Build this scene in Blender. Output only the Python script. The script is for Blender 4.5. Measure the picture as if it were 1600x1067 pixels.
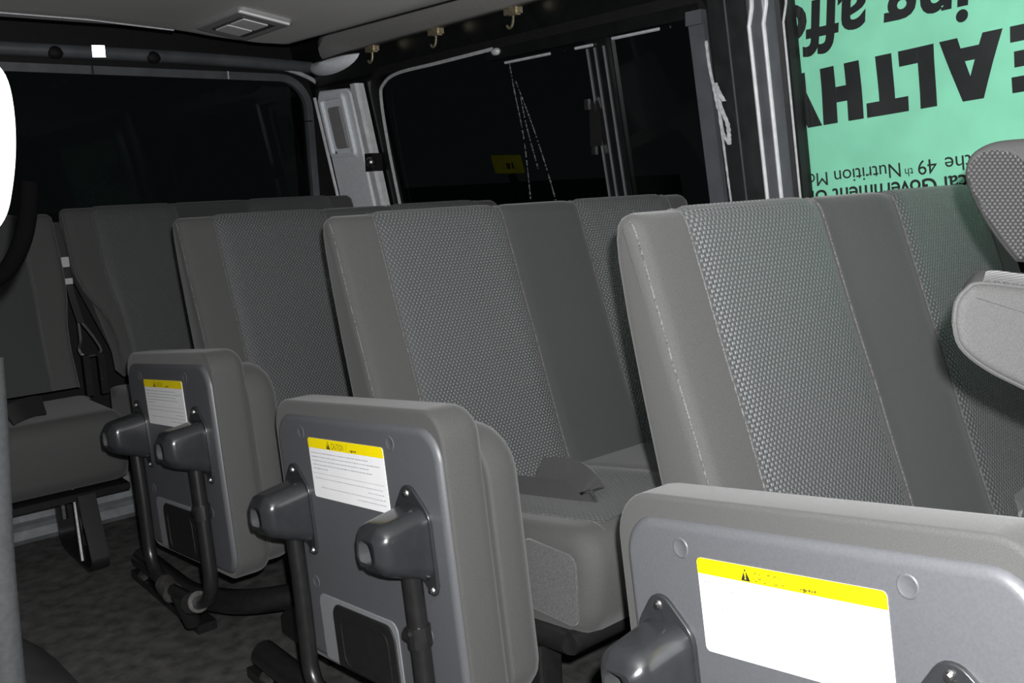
import bpy, bmesh, math, random
from mathutils import Vector, Matrix
random.seed(7)
for o in list(bpy.data.objects): bpy.data.objects.remove(o)
sc = bpy.context.scene
COL = sc.collection
S = 0.85                       # metres per modelling unit
V = Vector
PI = math.pi

# ---------------------------------------------------------------- camera, world, flash, exposure
CAMPOS = V((0, 0, 1.05))
ax = V((0.762, -0.142, 0.632)); ay = V((-0.646, -0.096, 0.757))
ax.normalize(); ay = (ay - ax*ay.dot(ax)).normalized(); az = ax.cross(ay)
right = V((ax.x, ay.x, az.x)); down = V((ax.y, ay.y, az.y)); fwd = V((ax.z, ay.z, az.z))
cam = bpy.data.cameras.new('camera'); camo = bpy.data.objects.new('camera', cam); COL.objects.link(camo)
camo.matrix_world = Matrix(((right.x, -down.x, -fwd.x, CAMPOS.x*S), (right.y, -down.y, -fwd.y, CAMPOS.y*S),
                            (right.z, -down.z, -fwd.z, CAMPOS.z*S), (0, 0, 0, 1)))
cam.sensor_width = 36.0; cam.lens = 1452.6/1600*36.0; cam.clip_start = 0.01
sc.camera = camo
w = bpy.data.worlds.new('night'); sc.world = w; w.use_nodes = True
w.node_tree.nodes['Background'].inputs[0].default_value = (0.8, 0.9, 1.0, 1)
w.node_tree.nodes['Background'].inputs[1].default_value = 0.006
fl = bpy.data.lights.new('camera_flash', 'POINT'); fl.energy = 126; fl.shadow_soft_size = 0.008
flo = bpy.data.objects.new('camera_flash', fl); COL.objects.link(flo)
FP = CAMPOS + right*0.026 - down*0.05 - fwd*0.01
flo.location = FP*S
sc.view_settings.view_transform = 'Standard'; sc.view_settings.look = 'None'
sc.view_settings.gamma = 1; sc.view_settings.use_curve_mapping = False
sc.view_settings.exposure = 0.0

# ---------------------------------------------------------------- materials
def srgb(r, g, b):
    f = lambda c: (c/255/12.92 if c/255 <= .04045 else ((c/255+.055)/1.055)**2.4)
    return (f(r), f(g), f(b), 1)
def base_mat(name, col, rough=.6, metal=0., spec=.5, coat=0.):
    m = bpy.data.materials.new(name); m.use_nodes = True
    p = m.node_tree.nodes['Principled BSDF']
    p.inputs['Base Color'].default_value = col if len(col) == 4 else (*col, 1)
    p.inputs['Roughness'].default_value = rough; p.inputs['Metallic'].default_value = metal
    p.inputs['Specular IOR Level'].default_value = spec; p.inputs['Coat Weight'].default_value = coat
    return m, m.node_tree, p
def noisy(m, nt, p, scale, amount, bump=0., bscale=None, dist=.001):
    N = nt.nodes; L = nt.links
    tc = N.new('ShaderNodeTexCoord'); no = N.new('ShaderNodeTexNoise')
    no.inputs['Scale'].default_value = scale; no.inputs['Detail'].default_value = 5
    L.new(tc.outputs['Object'], no.inputs['Vector'])
    mr = N.new('ShaderNodeMapRange'); mr.inputs[3].default_value = 1-amount; mr.inputs[4].default_value = 1+amount
    mr.inputs[1].default_value = .3; mr.inputs[2].default_value = .7
    L.new(no.outputs['Fac'], mr.inputs[0])
    mx = N.new('ShaderNodeVectorMath'); mx.operation = 'SCALE'
    mx.inputs[0].default_value = p.inputs['Base Color'].default_value[:3]
    L.new(mr.outputs[0], mx.inputs['Scale']); L.new(mx.outputs[0], p.inputs['Base Color'])
    if bump:
        nb = N.new('ShaderNodeTexNoise'); nb.inputs['Scale'].default_value = bscale or scale
        nb.inputs['Detail'].default_value = 3
        L.new(tc.outputs['Object'], nb.inputs['Vector'])
        b = N.new('ShaderNodeBump'); b.inputs['Strength'].default_value = bump; b.inputs['Distance'].default_value = dist
        L.new(nb.outputs['Fac'], b.inputs['Height']); L.new(b.outputs[0], p.inputs['Normal'])
    return m
def simple(name, col, rough=.6, metal=0., spec=.5, coat=0., n=.08, ns=40, bump=0., bs=None, dist=.001, sheen=0.):
    m, nt, p = base_mat(name, col, rough, metal, spec, coat)
    if sheen:
        p.inputs['Sheen Weight'].default_value = sheen; p.inputs['Sheen Roughness'].default_value = .4
    return noisy(m, nt, p, ns, n, bump, bs, dist)

def weave(name, col, sx, sy, lo, hi, mort, bumpd, rough=.75, spec=.35, sheen=.25):
    """staggered woven cells laid out in the surface's own UV (metres)"""
    m, nt, p = base_mat(name, col, rough, 0, spec); N = nt.nodes; L = nt.links
    p.inputs['Sheen Weight'].default_value = sheen; p.inputs['Sheen Roughness'].default_value = .4
    uv = N.new('ShaderNodeUVMap')
    br = N.new('ShaderNodeTexBrick'); br.offset = .5
    br.inputs['Scale'].default_value = 1; br.inputs['Brick Width'].default_value = sx
    br.inputs['Row Height'].default_value = sy; br.inputs['Mortar Size'].default_value = mort
    br.inputs['Mortar Smooth'].default_value = .6
    br.inputs['Color1'].default_value = tuple(c*hi for c in col[:3])+(1,)
    br.inputs['Color2'].default_value = tuple(c*hi*.85 for c in col[:3])+(1,)
    br.inputs['Mortar'].default_value = tuple(c*lo for c in col[:3])+(1,)
    L.new(uv.outputs[0], br.inputs['Vector']); L.new(br.outputs['Color'], p.inputs['Base Color'])
    b = N.new('ShaderNodeBump'); b.invert = True; b.inputs['Strength'].default_value = .9; b.inputs['Distance'].default_value = bumpd
    L.new(br.outputs['Fac'], b.inputs['Height']); L.new(b.outputs[0], p.inputs['Normal'])
    return m

def dots(name, col, px, py, lo, hi, bumpd, rough=.5, spec=.6, sheen=.15):
    """staggered raised dots laid out in the surface's own UV (metres)"""
    m, nt, p = base_mat(name, col, rough, 0, spec); N = nt.nodes; L = nt.links
    p.inputs['Sheen Weight'].default_value = sheen; p.inputs['Sheen Roughness'].default_value = .4
    uv = N.new('ShaderNodeUVMap'); sx = N.new('ShaderNodeSeparateXYZ'); L.new(uv.outputs[0], sx.inputs[0])
    def mth(op, a, b=None):
        n = N.new('ShaderNodeMath'); n.operation = op
        for i, q in enumerate((a, b)):
            if q is None: continue
            if isinstance(q, (int, float)): n.inputs[i].default_value = q
            else: L.new(q, n.inputs[i])
        return n.outputs[0]
    cx = mth('COSINE', mth('MULTIPLY', sx.outputs[0], 2*PI/px)); cy = mth('COSINE', mth('MULTIPLY', sx.outputs[1], 2*PI/py))
    h = mth('MAXIMUM', mth('MULTIPLY', cx, cy), -.15)
    mr = N.new('ShaderNodeMapRange'); mr.inputs[1].default_value = -.15; mr.inputs[2].default_value = .8; L.new(h, mr.inputs[0])
    mx = N.new('ShaderNodeMix'); mx.data_type = 'RGBA'; L.new(mr.outputs[0], mx.inputs[0])
    mx.inputs[6].default_value = tuple(c*lo for c in col[:3])+(1,); mx.inputs[7].default_value = tuple(c*hi for c in col[:3])+(1,)
    L.new(mx.outputs[2], p.inputs['Base Color'])
    b = N.new('ShaderNodeBump'); b.inputs['Strength'].default_value = 1; b.inputs['Distance'].default_value = bumpd
    L.new(mr.outputs[0], b.inputs['Height']); L.new(b.outputs[0], p.inputs['Normal'])
    return m
M = {}
M['fabric'] = simple('plain_seat_fabric', (.064, .064, .063), .85, spec=.25, n=.16, ns=900, bump=.5, bs=1500, dist=.0006, sheen=.16)
M['frontfabric'] = simple('smooth_front_seat_fabric', (.056, .056, .056), .85, spec=.2, n=.16, ns=900, bump=.5, bs=1500, dist=.0006)
M['pattern'] = dots('patterned_seat_fabric', (.080, .083, .086), .0076, .0105, .58, 1.38, .0013)
M['strip'] = weave('ribbed_dark_fabric', (.052, .055, .054), .0022, .0022, .8, 1.05, .0004, .0003, .85, .25, .2)
M['knit'] = dots('coarse_knit_fabric', (.05, .05, .052), .0046, .0060, .35, 1.5, .001, .7, .3)
M['thread'] = simple('grey_stitching', (.10, .10, .10), .85, ns=400, n=.8)
M['velour'] = simple('velour_fabric', (.075, .076, .076), .9, spec=.2, n=.3, ns=350, bump=.5, bs=700, dist=.0006, sheen=.5)
M['plate'] = simple('grey_moulded_plastic', (.084, .086, .093), .42, spec=.5, n=.07, ns=350, bump=.22, bs=1600, dist=.0004)
M['hood'] = simple('glossy_black_plastic', (.022, .023, .025), .22, spec=.55, n=.1, ns=60, bump=.04, bs=700, dist=.0003)
M['black'] = simple('black_painted_steel', (.012, .012, .012), .3, spec=.5, n=.2, ns=80)
M['matteblack'] = simple('matte_black_plastic', (.010, .010, .010), .6, spec=.35, n=.2, ns=60)
M['sealrubber'] = simple('grey_ribbed_rubber', (.022, .023, .024), .8, spec=.15, n=.15, ns=200)
M['stepplastic'] = simple('worn_black_plastic', (.05, .05, .052), .45, n=.3, ns=12)
M['flatblack'] = simple('dead_black', (.0015, .0015, .0015), .95, spec=.02)
M['hoodinside'] = simple('hood_inside_plastic', (.045, .046, .048), .6)
M['rubber'] = simple('black_rubber', (.006, .006, .006), .7, spec=.3, n=.2, ns=60)
M['steel'] = simple('zinc_plated_steel', (.42, .42, .41), .32, 1., n=.25, ns=200)
M['dullsteel'] = simple('dull_scuffed_steel', (.075, .072, .07), .45, .5, n=.4, ns=120)
M['chrome_and_glint'] = simple('bright_trim_and_glint', (.85, .86, .88), .38, .25, n=.12, ns=40)  # metal trim, and the flash lines painted onto the pillar ridges
M['glint_plate'] = simple('polished_glint_plate', (.9, .9, .9), .32, 1., n=.05)
M['bead'] = simple('silver_painted_bead', (.55, .56, .58), .4, .1, n=.15, ns=60)
M['body'] = simple('dark_painted_body', (.007, .0075, .008), .38, .0, .4, n=.25, ns=25, bump=.05, bs=30)
M['pillarbody'] = simple('dark_pillar_paint', (.022, .023, .024), .4, .0, .5, n=.25, ns=25, bump=.05, bs=30)
M['bodygrey'] = simple('grey_painted_body', (.10, .105, .115), .4, .1, .5, n=.15, ns=20)
M['pillar'] = simple('grey_pillar_plastic', (.84, .87, .91), .5, n=.08, ns=120, bump=.1, bs=900, dist=.0003)
M['recess'] = simple('pale_recess_plastic', (.20, .205, .215), .5, n=.06, ns=120)
M['headliner'] = simple('grey_headliner', (.56, .55, .54), .95, spec=.15, n=.07, ns=300, bump=.3, bs=900, dist=.0008)
M['rail'] = simple('grey_rail_trim', (.48, .47, .46), .9, spec=.15, n=.07, ns=120)
M['lampgrey'] = simple('lamp_housing_plastic', (.30, .30, .30), .6, n=.05)
M['lens'] = simple('pale_lamp_lens', (.80, .80, .80), .4, n=.05)
M['carpet'] = simple('dark_floor_carpet', (.072, .071, .069), .95, spec=.1, n=.4, ns=30, bump=.8, bs=500, dist=.003)
M['sill'] = simple('grey_sill_metal', (.22, .23, .24), .5, .2, n=.2, ns=30)
M['white'] = simple('white_label_paper', (.86, .86, .87), .5, n=.02)
M['yellow'] = simple('yellow_label_ink', (.9, .72, .0), .5, n=.02)
M['ink'] = simple('black_ink', (.012, .011, .01), .6, n=.05)
M['faintink'] = simple('thin_grey_ink', (.33, .33, .36), .6, n=.2, ns=200)
M['goldink'] = simple('thin_dark_gold_ink', (.12, .09, .005), .6, n=.2, ns=200)
M['banner'] = simple('mint_green_tarpaulin', srgb(156, 240, 203), .5, spec=.4, n=.06, ns=14, bump=.25, bs=9, dist=.01)
M['bannerink'] = simple('charcoal_banner_print', (.026, .027, .028), .5, spec=.4, n=.1, ns=30)
M['belt'] = weave('grey_seat_belt_webbing', (.040, .040, .041), .004, .0015, .8, 1.1, .0003, .0003, .42, .5, .2)
M['beltblack'] = simple('black_belt_webbing', (.016, .016, .016), .5, n=.2, ns=200)
M['tag'] = simple('white_belt_tag', (.40, .40, .41), .6, n=.05)
M['ivory'] = simple('pale_grey_plastic', (.62, .61, .59), .5, n=.03)
M['brass'] = simple('brass_bracket', (.55, .48, .33), .35, .8, n=.3, ns=200)
M['tape'] = simple('white_peeling_film', (.55, .56, .58), .6, n=.25, ns=90)
M['drip'] = simple('dried_white_drips', (.20, .20, .20), .8, n=.6, ns=150)
M['plateyellow'] = simple('yellow_sign_paint', (.50, .36, .01), .6, n=.15, ns=30)
M['car'] = simple('dark_green_car_paint', (.010, .016, .014), .35, n=.2, ns=10)
M['asphalt'] = simple('night_asphalt', (.03, .03, .03), .95, n=.4, ns=30, bump=.5, bs=150, dist=.004)
def glass_mat(name, tint, gl):
    m = bpy.data.materials.new(name); m.use_nodes = True; nt = m.node_tree; N = nt.nodes; L = nt.links
    for n in list(N):
        if n.type != 'OUTPUT_MATERIAL': N.remove(n)
    out = [n for n in N if n.type == 'OUTPUT_MATERIAL'][0]
    t = N.new('ShaderNodeBsdfTransparent'); t.inputs[0].default_value = tint
    g = N.new('ShaderNodeBsdfGlossy'); g.inputs['Roughness'].default_value = .03
    f = N.new('ShaderNodeFresnel'); f.inputs[0].default_value = 1.5
    mu = N.new('ShaderNodeMath'); mu.operation = 'MULTIPLY'; mu.inputs[1].default_value = gl
    mx = N.new('ShaderNodeMixShader')
    L.new(f.outputs[0], mu.inputs[0]); L.new(mu.outputs[0], mx.inputs[0]); L.new(t.outputs[0], mx.inputs[1]); L.new(g.outputs[0], mx.inputs[2])
    L.new(mx.outputs[0], out.inputs[0]); return m
M['glass'] = glass_mat('tinted_window_glass', (.42, .50, .47, 1), .10)
M['clearglass'] = glass_mat('clear_window_glass', (.93, .95, .95, 1), .5)

# ---------------------------------------------------------------- mesh helpers
class MB:
    def __init__(s): s.v = []; s.f = []; s.mi = []; s.uv = {}
    def add(s, vs, fs, mi=0, uvs=None):
        b = len(s.v); s.v += [V(p) for p in vs]
        if uvs:
            for i, u in enumerate(uvs): s.uv[b+i] = u
        for f in fs: s.f.append([i+b for i in f]); s.mi.append(mi)
        return s
    def loft(s, loops, c0=True, c1=True, mi=0, closed=True, uvs=None):
        n = len(loops[0]); vs = [p for l in loops for p in l]; fs = []
        for i in range(len(loops)-1):
            for j in range(n if closed else n-1):
                k = (j+1) % n
                fs.append([i*n+j, i*n+k, (i+1)*n+k, (i+1)*n+j])
        if c0: fs.append(list(range(n))[::-1])
        if c1: fs.append([(len(loops)-1)*n+j for j in range(n)])
        return s.add(vs, fs, mi, uvs)
    def box(s, c, d, mi=0, R=None):
        c = V(c); vs = []
        for x in (-.5, .5):
            for y in (-.5, .5):
                for z in (-.5, .5):
                    p = V((x*d[0], y*d[1], z*d[2])); vs.append(c+(R @ p if R else p))
        return s.add(vs, [[0,1,3,2],[4,6,7,5],[0,4,5,1],[2,3,7,6],[0,2,6,4],[1,5,7,3]], mi)
    def tube(s, path, r, n=10, caps=True, mi=0, flat=1., up=None):
        path = [V(p) for p in path]; rs = r if isinstance(r, (list, tuple)) else [r]*len(path)
        loops = []; prev = None
        for i, p in enumerate(path):
            t = (path[min(i+1, len(path)-1)]-path[max(i-1, 0)]).normalized()
            if prev is None:
                a = V(up) if up else (V((0,0,1)) if abs(t.z) < .9 else V((1,0,0)))
            else: a = prev
            a = (a-t*a.dot(t)).normalized(); prev = a; b = t.cross(a)
            loops.append([p+a*(math.cos(2*PI*j/n)*rs[i]*flat)+b*(math.sin(2*PI*j/n)*rs[i]) for j in range(n)])
        return s.loft(loops, caps, caps, mi)
    def disc(s, c, nrm, r, h, n=20, mi=0, r2=None):
        c = V(c); nrm = V(nrm).normalized()
        return s.tube([c, c+nrm*h], [r, r2 if r2 is not None else r], n, True, mi)
    def ball(s, c, r, n=10, mi=0, sc=(1,1,1)):
        c = V(c); loops = []
        for i in range(1, n):
            th = PI*i/n
            loops.append([c+V((r*sc[0]*math.sin(th)*math.cos(2*PI*j/(2*n)), r*sc[1]*math.sin(th)*math.sin(2*PI*j/(2*n)), r*sc[2]*math.cos(th))) for j in range(2*n)])
        return s.loft(loops, True, True, mi)

def obj(name, mb, mats, parent=None, root=None, smooth=True, angle=40):
    org = root if root is not None else V((0, 0, 0))
    me = bpy.data.meshes.new(name)
    me.from_pydata([((p-org)*S)[:] for p in mb.v], [], mb.f)
    for m in (mats if isinstance(mats, (list, tuple)) else [mats]): me.materials.append(M[m])
    for p, i in zip(me.polygons, mb.mi): p.material_index = i
    if mb.uv:
        ul = me.uv_layers.new(name='UVMap')
        for l in me.loops:
            u = mb.uv.get(l.vertex_index, (0, 0)); ul.data[l.index].uv = (u[0]*S, u[1]*S)
    bm = bmesh.new(); bm.from_mesh(me); bmesh.ops.recalc_face_normals(bm, faces=bm.faces); bm.to_mesh(me); bm.free()
    if smooth:
        me.polygons.foreach_set('use_smooth', [True]*len(me.polygons))
        me.set_sharp_from_angle(angle=math.radians(angle))
    o = bpy.data.objects.new(name, me); COL.objects.link(o)
    if parent is None and root is not None: o.location = root*S
    if parent is not None: o.parent = parent
    return o
def thing(name, label, cat, loc, group=None):
    o = bpy.data.objects.new(name, None); COL.objects.link(o); o.location = V(loc)*S
    o.empty_display_size = .05
    o['label'] = label; o['category'] = cat
    if group: o['group'] = group
    return o
def tag(o, label, cat, group=None):
    o['label'] = label; o['category'] = cat
    if group: o['group'] = group
    return o
def struct(o): o['kind'] = 'structure'; return o
def copy_tree(o, parent=None):
    c = o.copy(); COL.objects.link(c); c.parent = parent
    for ch in list(o.children): copy_tree(ch, c)
    return c
def lerp(a, b, t): return a+(b-a)*t
def smooth_path(pts, sub=6):
    pts = [V(p) for p in pts]; out = []
    for i in range(len(pts)-1):
        p0 = pts[max(i-1, 0)]; p1 = pts[i]; p2 = pts[i+1]; p3 = pts[min(i+2, len(pts)-1)]
        for k in range(sub):
            t = k/sub
            out.append(.5*((2*p1)+(p2-p0)*t+(2*p0-5*p1+4*p2-p3)*t*t+(3*p1-p0-3*p2+p3)*t**3))
    out.append(pts[-1]); return out
def fillet(pts, r, n=5):
    """polyline with rounded corners"""
    pts = [V(p) for p in pts]; out = [pts[0]]
    for i in range(1, len(pts)-1):
        a = (pts[i-1]-pts[i]); b = (pts[i+1]-pts[i]); rr = min(r, a.length*.49, b.length*.49)
        p = pts[i]+a.normalized()*rr; q = pts[i]+b.normalized()*rr
        for k in range(n+1):
            t = k/n; out.append((1-t)**2*p+2*t*(1-t)*pts[i]+t*t*q)
    out.append(pts[-1]); return out
def rrect(w, h, r, n=6):
    """2D rounded rectangle from (0,0) to (w,h); r one radius or four (corners 00, w0, wh, 0h)"""
    r = r if isinstance(r, (list, tuple)) else [r]*4
    cs = [(r[0], r[0], PI, r[0]), (w-r[1], r[1], 1.5*PI, r[1]), (w-r[2], h-r[2], 0, r[2]), (r[3], h-r[3], .5*PI, r[3])]
    out = []
    for cx, cy, a0, rr in cs:
        for k in range(n+1):
            a = a0+PI/2*k/n; out.append((cx+rr*math.cos(a), cy+rr*math.sin(a)))
    return out
def inset2d(pts, d):
    n = len(pts); out = []
    for i in range(n):
        x0, y0 = pts[i-1]; x1, y1 = pts[(i+1) % n]
        tx, ty = x1-x0, y1-y0; l = math.hypot(tx, ty) or 1
        out.append((pts[i][0]-ty/l*d, pts[i][1]+tx/l*d))
    return out
def slab(mb, F, outline, n0, n1, er0=0., er1=0., mi=0, k=4):
    """outline (2D, counter-clockwise) carried from n0 to n1 along the frame's normal, edges rounded. F(a,b,n)->world"""
    sg = 1 if n1 > n0 else -1; loops = []
    for i in range(k+1 if er0 else 1):
        t = PI/2*i/k if er0 else PI/2
        o = inset2d(outline, er0*(1-math.sin(t))); nn = n0+sg*er0*(1-math.cos(t))
        loops.append([F(x, y, nn) for x, y in o])
    for i in range(k+1 if er1 else 1):
        t = PI/2*i/k if er1 else 0
        o = inset2d(outline, er1*(1-math.cos(t))); nn = n1-sg*er1*(1-math.sin(t))
        loops.append([F(x, y, nn) for x, y in o])
    # a coplanar inner loop keeps the flat caps flat under smooth shading
    if er0: loops.insert(0, [F(x, y, n0) for x, y in inset2d(outline, er0+.0012)])
    if er1: loops.append([F(x, y, n1) for x, y in inset2d(outline, er1+.0012)])
    return mb.loft(loops, True, True, mi)
def plane_uv(mb, fa, fb):
    for i, p in enumerate(mb.v): mb.uv[i] = (fa(p), fb(p))
def text_mb(s, size, F, bold=0., shear=0., space=1., align='LEFT'):
    """lettering cut as a flat mesh; F(x,y)->world (model units)"""
    c = bpy.data.curves.new('lettering', 'FONT'); c.body = s; c.size = size; c.offset = bold*size; c.shear = shear
    c.space_character = space; c.align_x = align; c.resolution_u = 4
    o = bpy.data.objects.new('lettering', c); COL.objects.link(o)
    me = bpy.data.meshes.new_from_object(o.evaluated_get(bpy.context.evaluated_depsgraph_get()))
    mb = MB(); mb.add([F(v.co.x, v.co.y) for v in me.vertices], [list(p.vertices) for p in me.polygons])
    bpy.data.objects.remove(o); bpy.data.meshes.remove(me); bpy.data.curves.remove(c)
    return mb

# ---------------------------------------------------------------- the van's shell
FZ = -.03
def WX(z): return 2.08-.18*(z-1.0)
def W(y, z, off=0.): return V((WX(z)-off, y, z))
mb = MB().box((1.0, 1.3, FZ-.02), (2.5, 5.2, .04)); struct(obj('floor', mb, 'carpet', smooth=False))
mb = MB().box((-.17, 2.6, .8), (.04, 2.6, 1.7)); struct(obj('wall_left', mb, 'body', smooth=False))

# side wall: panels around the two window openings, each with thickness
def wallpanel(mb, y0, y1, z0, z1, o0=-.03, o1=0., nz=3):
    loops = []
    for i in range(nz+1):
        z = lerp(z0, z1, i/nz)
        loops.append([W(y0, z, o0), W(y1, z, o0), W(y1, z, o1), W(y0, z, o1)])
    return mb.loft(loops)
mb = MB(); wallpanel(mb, -.4, 3.75, FZ, .95); struct(obj('wall_right', mb, 'body', smooth=False))
mb = MB(); wallpanel(mb, 1.61, 3.75, 1.487, 1.68); wallpanel(mb, -.4, 1.61, 1.475, 1.68); struct(obj('trim_1', mb, 'body', smooth=False))
mb = MB(); wallpanel(mb, 3.155, 3.75, .94, 1.5); wallpanel(mb, 1.33, 1.56, .94, 1.48); struct(obj('trim_2', mb, 'body', smooth=False))
mb = MB().box((1.0, 3.78, 1.72), (2.4, .1, .20)); mb.box((1.0, 3.78, .5), (2.4, .1, 1.06)); mb.box((2.06, 3.74, 1.3), (.16, .12, .8)); mb.box((-.08, 3.74, 1.3), (.16, .12, .8))
struct(obj('wall_rear', mb, 'rubber', smooth=False))
# raised sill along the rear
mb = MB()
sec = [(0, 0), (-.02, .02), (-.02, .05), (0, .06), (.03, .065), (.03, .14), (.05, .15), (.10, .15), (.10, 0)]
mb.loft([[V((x, 3.27+a, FZ+b)) for a, b in sec] for x in (-.1, 2.0)]); struct(obj('trim_3', mb, 'sill', smooth=False))

# ceiling: outer roof skin, dropped headliner panel, side rail trim
mb = MB().box((1.0, 1.6, 1.72), (2.4, 4.6, .03)); struct(obj('trim_4', mb, 'matteblack', smooth=False))
mb = MB()
CZ = 1.60
def CEILZ(x): return CZ-.16*min(max(0, x-1.20), .33)
def CXE(y): return 1.66 if y < 1.5 else lerp(1.66, 1.565, min(1, (y-1.5)/1.4))
def CYE(x):
    pts = [(-.2, 3.13), (1.20, 3.125), (1.32, 3.10), (1.46, 3.035), (1.54, 2.99), (1.60, 2.93), (1.70, 2.86)]
    for (x0_, y0_), (x1_, y1_) in zip(pts, pts[1:]):
        if x <= x1_: return lerp(y0_, y1_, (x-x0_)/(x1_-x0_))
    return 2.86
ss = [i/20*.9 for i in range(21)]+[.9+.1*math.sin(PI/2*i/12) for i in range(1, 13)]
loops = []; top = []
for s_ in ss:
    lp = []
    for t in [i/16*.93 for i in range(17)]+[.93+.07*math.sin(PI/2*i/12) for i in range(1, 13)]:
        x = lerp(-.1, 1.66, s_); y = lerp(-.6, CYE(x), t); x = lerp(-.1, CXE(y), s_)
        d = min(CXE(y)-x, (CYE(x)-y)*.9); r_ = .05
        z = CEILZ(x)+(r_-math.sqrt(max(0, r_*r_-(r_-d)**2)) if d < r_ else 0)
        lp.append(V((x, y, z)))
    lp = [lp[0]+V((0, 0, .12))]+lp+[lp[-1]+V((0, 0, .08))]
    loops.append(lp)
loops.append([p+V((0, 0, .08)) for p in loops[-1]])
mb.loft(loops, False, False, closed=False)
ceil = struct(obj('ceiling', mb, 'headliner', angle=70))
mb = MB()
for_sec = [(1.715, 1.615), (1.80, 1.60), (1.88, 1.580), (1.925, 1.578), (1.935, 1.59), (1.90, 1.61), (1.72, 1.66)]
loops = []
for y, t in [(-.5, 1), (2.88, 1), (3.08, .8), (3.28, .4), (3.40, .05)]:
    loops.append([V((1.925+(x-1.925)*t, y, 1.585+(z-1.585)*(.3+.7*t))) for x, z in for_sec])
mb.loft(loops); struct(obj('trim_5', mb, 'rail', angle=60))

# rear window
def R(x, z, d=0.): return V((x, 3.64-d, z))
RW = rrect(1.94, .62, .11, 8); RW = [(p[0]+.02, p[1]+.90) for p in RW]          # x .02..1.96, z .90..1.52
def ring(mb, F, outer, inner, n0, n1):
    lo = [[F(x, y, n0) for x, y in outer], [F(x, y, n1) for x, y in outer], [F(x, y, n1) for x, y in inner], [F(x, y, n0) for x, y in inner], [F(x, y, n0) for x, y in outer]]
    return mb.loft(lo, False, False)
def rw(off, dz=0): return [(x, z+dz) for x, z in inset2d(RW, -off)]
mb = MB(); ring(mb, R, rw(.03), rw(0), -.02, .012); wf = struct(obj('window_1', mb, 'bodygrey', angle=50))
mb = MB().add([R(x, z, -.012) for x, z in RW], [list(range(len(RW)))]); obj('window_pane', mb, 'glass', wf, smooth=False)
for x in (1.11, 1.625):
    mb = MB().box(R(x, 1.536, .013), (.006, .004, .03)); obj('frame_joint', mb, 'bead' if x > 1.2 else 'matteblack', wf, smooth=False)
mb = MB().box(R(1.965, 1.36, .013), (.034, .004, .006)); obj('frame_joint', mb, 'matteblack', wf, smooth=False)
mb = MB(); ring(mb, R, rw(.105), rw(.03), -.03, .002); struct(obj('trim_6', mb, 'rubber', angle=50))
# bright outer bead of the tailgate opening
pts = [(2.075, .92), (2.072, 1.30), (2.062, 1.42), (2.03, 1.485), (1.97, 1.53), (1.88, 1.56), (1.78, 1.575)]
mb = MB().tube(smooth_path([R(x, z, .05) for x, z in pts], 6), [.009]*31+[.008]*6, 8); struct(obj('trim_7', mb, 'bead'))
# header bar over the rear window
mb = MB()
hs = [(0, 1.568), (-.012, 1.572), (-.018, 1.59), (-.012, 1.608), (0, 1.612), (.03, 1.612), (.03, 1.568)]
loops = []
for x in [-.1+i*.1 for i in range(22)]:
    dz = -.012*max(0, (x-1.3)/.6)**2
    loops.append([V((x, 3.58+a, b+dz)) for a, b in hs])
mb.loft(loops); hb = struct(obj('trim_8', mb, 'bodygrey', angle=60))
for x in (.975, 1.315):
    mb = MB().ball((x, 3.572, 1.582), .028, 8, 0, (1, .6, .8)); obj('rubber_stop', mb, 'rubber', hb)
rq = V((0, -1, 0)).rotation_difference((CAMPOS-V((1.115, 3.55, 1.59))).normalized()).to_matrix()  # plate added on the bar, turned to the camera to make a flash highlight
mb = MB().box((1.115, 3.55, 1.590), (.042, .012, .040), 0, rq); obj('glint_plate', mb, 'glint_plate', hb, smooth=False)['label'] = 'bright square plate standing in for a flash highlight on the header bar'
mb = MB().tube([V((-.1, 2.95, 1.588)), V((.6, 2.945, 1.588)), V((.9, 2.94, 1.585)), V((1.16, 2.955, 1.575))], .0025, 6); struct(obj('trim_9', mb, 'bead'))

# rear corner pillar with recessed panel
mb = MB()
def WP(y0, y1, zs, o):
    return [[W(y0, z, o), W(y1, z, o), W(y1, z, o-.03), W(y0, z, o-.03)] for z in zs]
pil = MB()
yo = [(3.30, .9), (3.555, .9), (3.545, 1.45), (3.52, 1.475), (3.31, 1.462), (3.285, 1.44)]
slab(pil, lambda y, z, n: W(y, z, n), [(a, b) for a, b in yo], .0, .03, 0, .008)
pl = struct(obj('trim_10', pil, 'pillar', angle=50))
mb = MB()
ring(mb, lambda y, z, n: W(y, z, n), [(y+3.335, z+1.20) for y, z in rrect(.19, .245, .02)], [(y+3.35, z+1.215) for y, z in rrect(.16, .215, .012)], .025, .044)
obj('recess_frame', mb, 'pillar', pl, angle=50)
mb = MB(); slab(mb, lambda y, z, n: W(y, z, n), [(y+3.375, z+1.235) for y, z in rrect(.095, .165, .012)], .025, .042, 0, .006); obj('recess_panel', mb, 'lampgrey', pl)
for y, z in ((3.355, 1.43), (3.47, 1.435), (3.362, 1.222), (3.49, 1.222)):
    mb = MB().disc(W(y, z, .03), (-1, 0, -.18), .006, .006, 8); obj('screw', mb, 'steel', pl)
mb = MB().tube([W(3.56, z, .035) for z in (.92, 1.2, 1.45)], .007, 6); struct(obj('trim_11', mb, 'chrome_and_glint'))
mb = MB()
mb.loft([[W(3.205+a, z, o) for a, o in ((0, .01), (0, .035), (.012, .045), (.045, .045), (.058, .035), (.058, .01))] for z in (.92, 1.145)])
mb.loft([[W(3.205+a, z, o) for a, o in ((0, .01), (0, .035), (.012, .045), (.045, .045), (.058, .035), (.058, .01))] for z in (1.19, 1.30, 1.42, 1.47)])
tb = struct(obj('trim_12', mb, 'chrome_and_glint', angle=30))
mb = MB().box(W(3.225, 1.168, .03), (.05, .05, .07)); obj('black_stop', mb, 'matteblack', tb)
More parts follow.
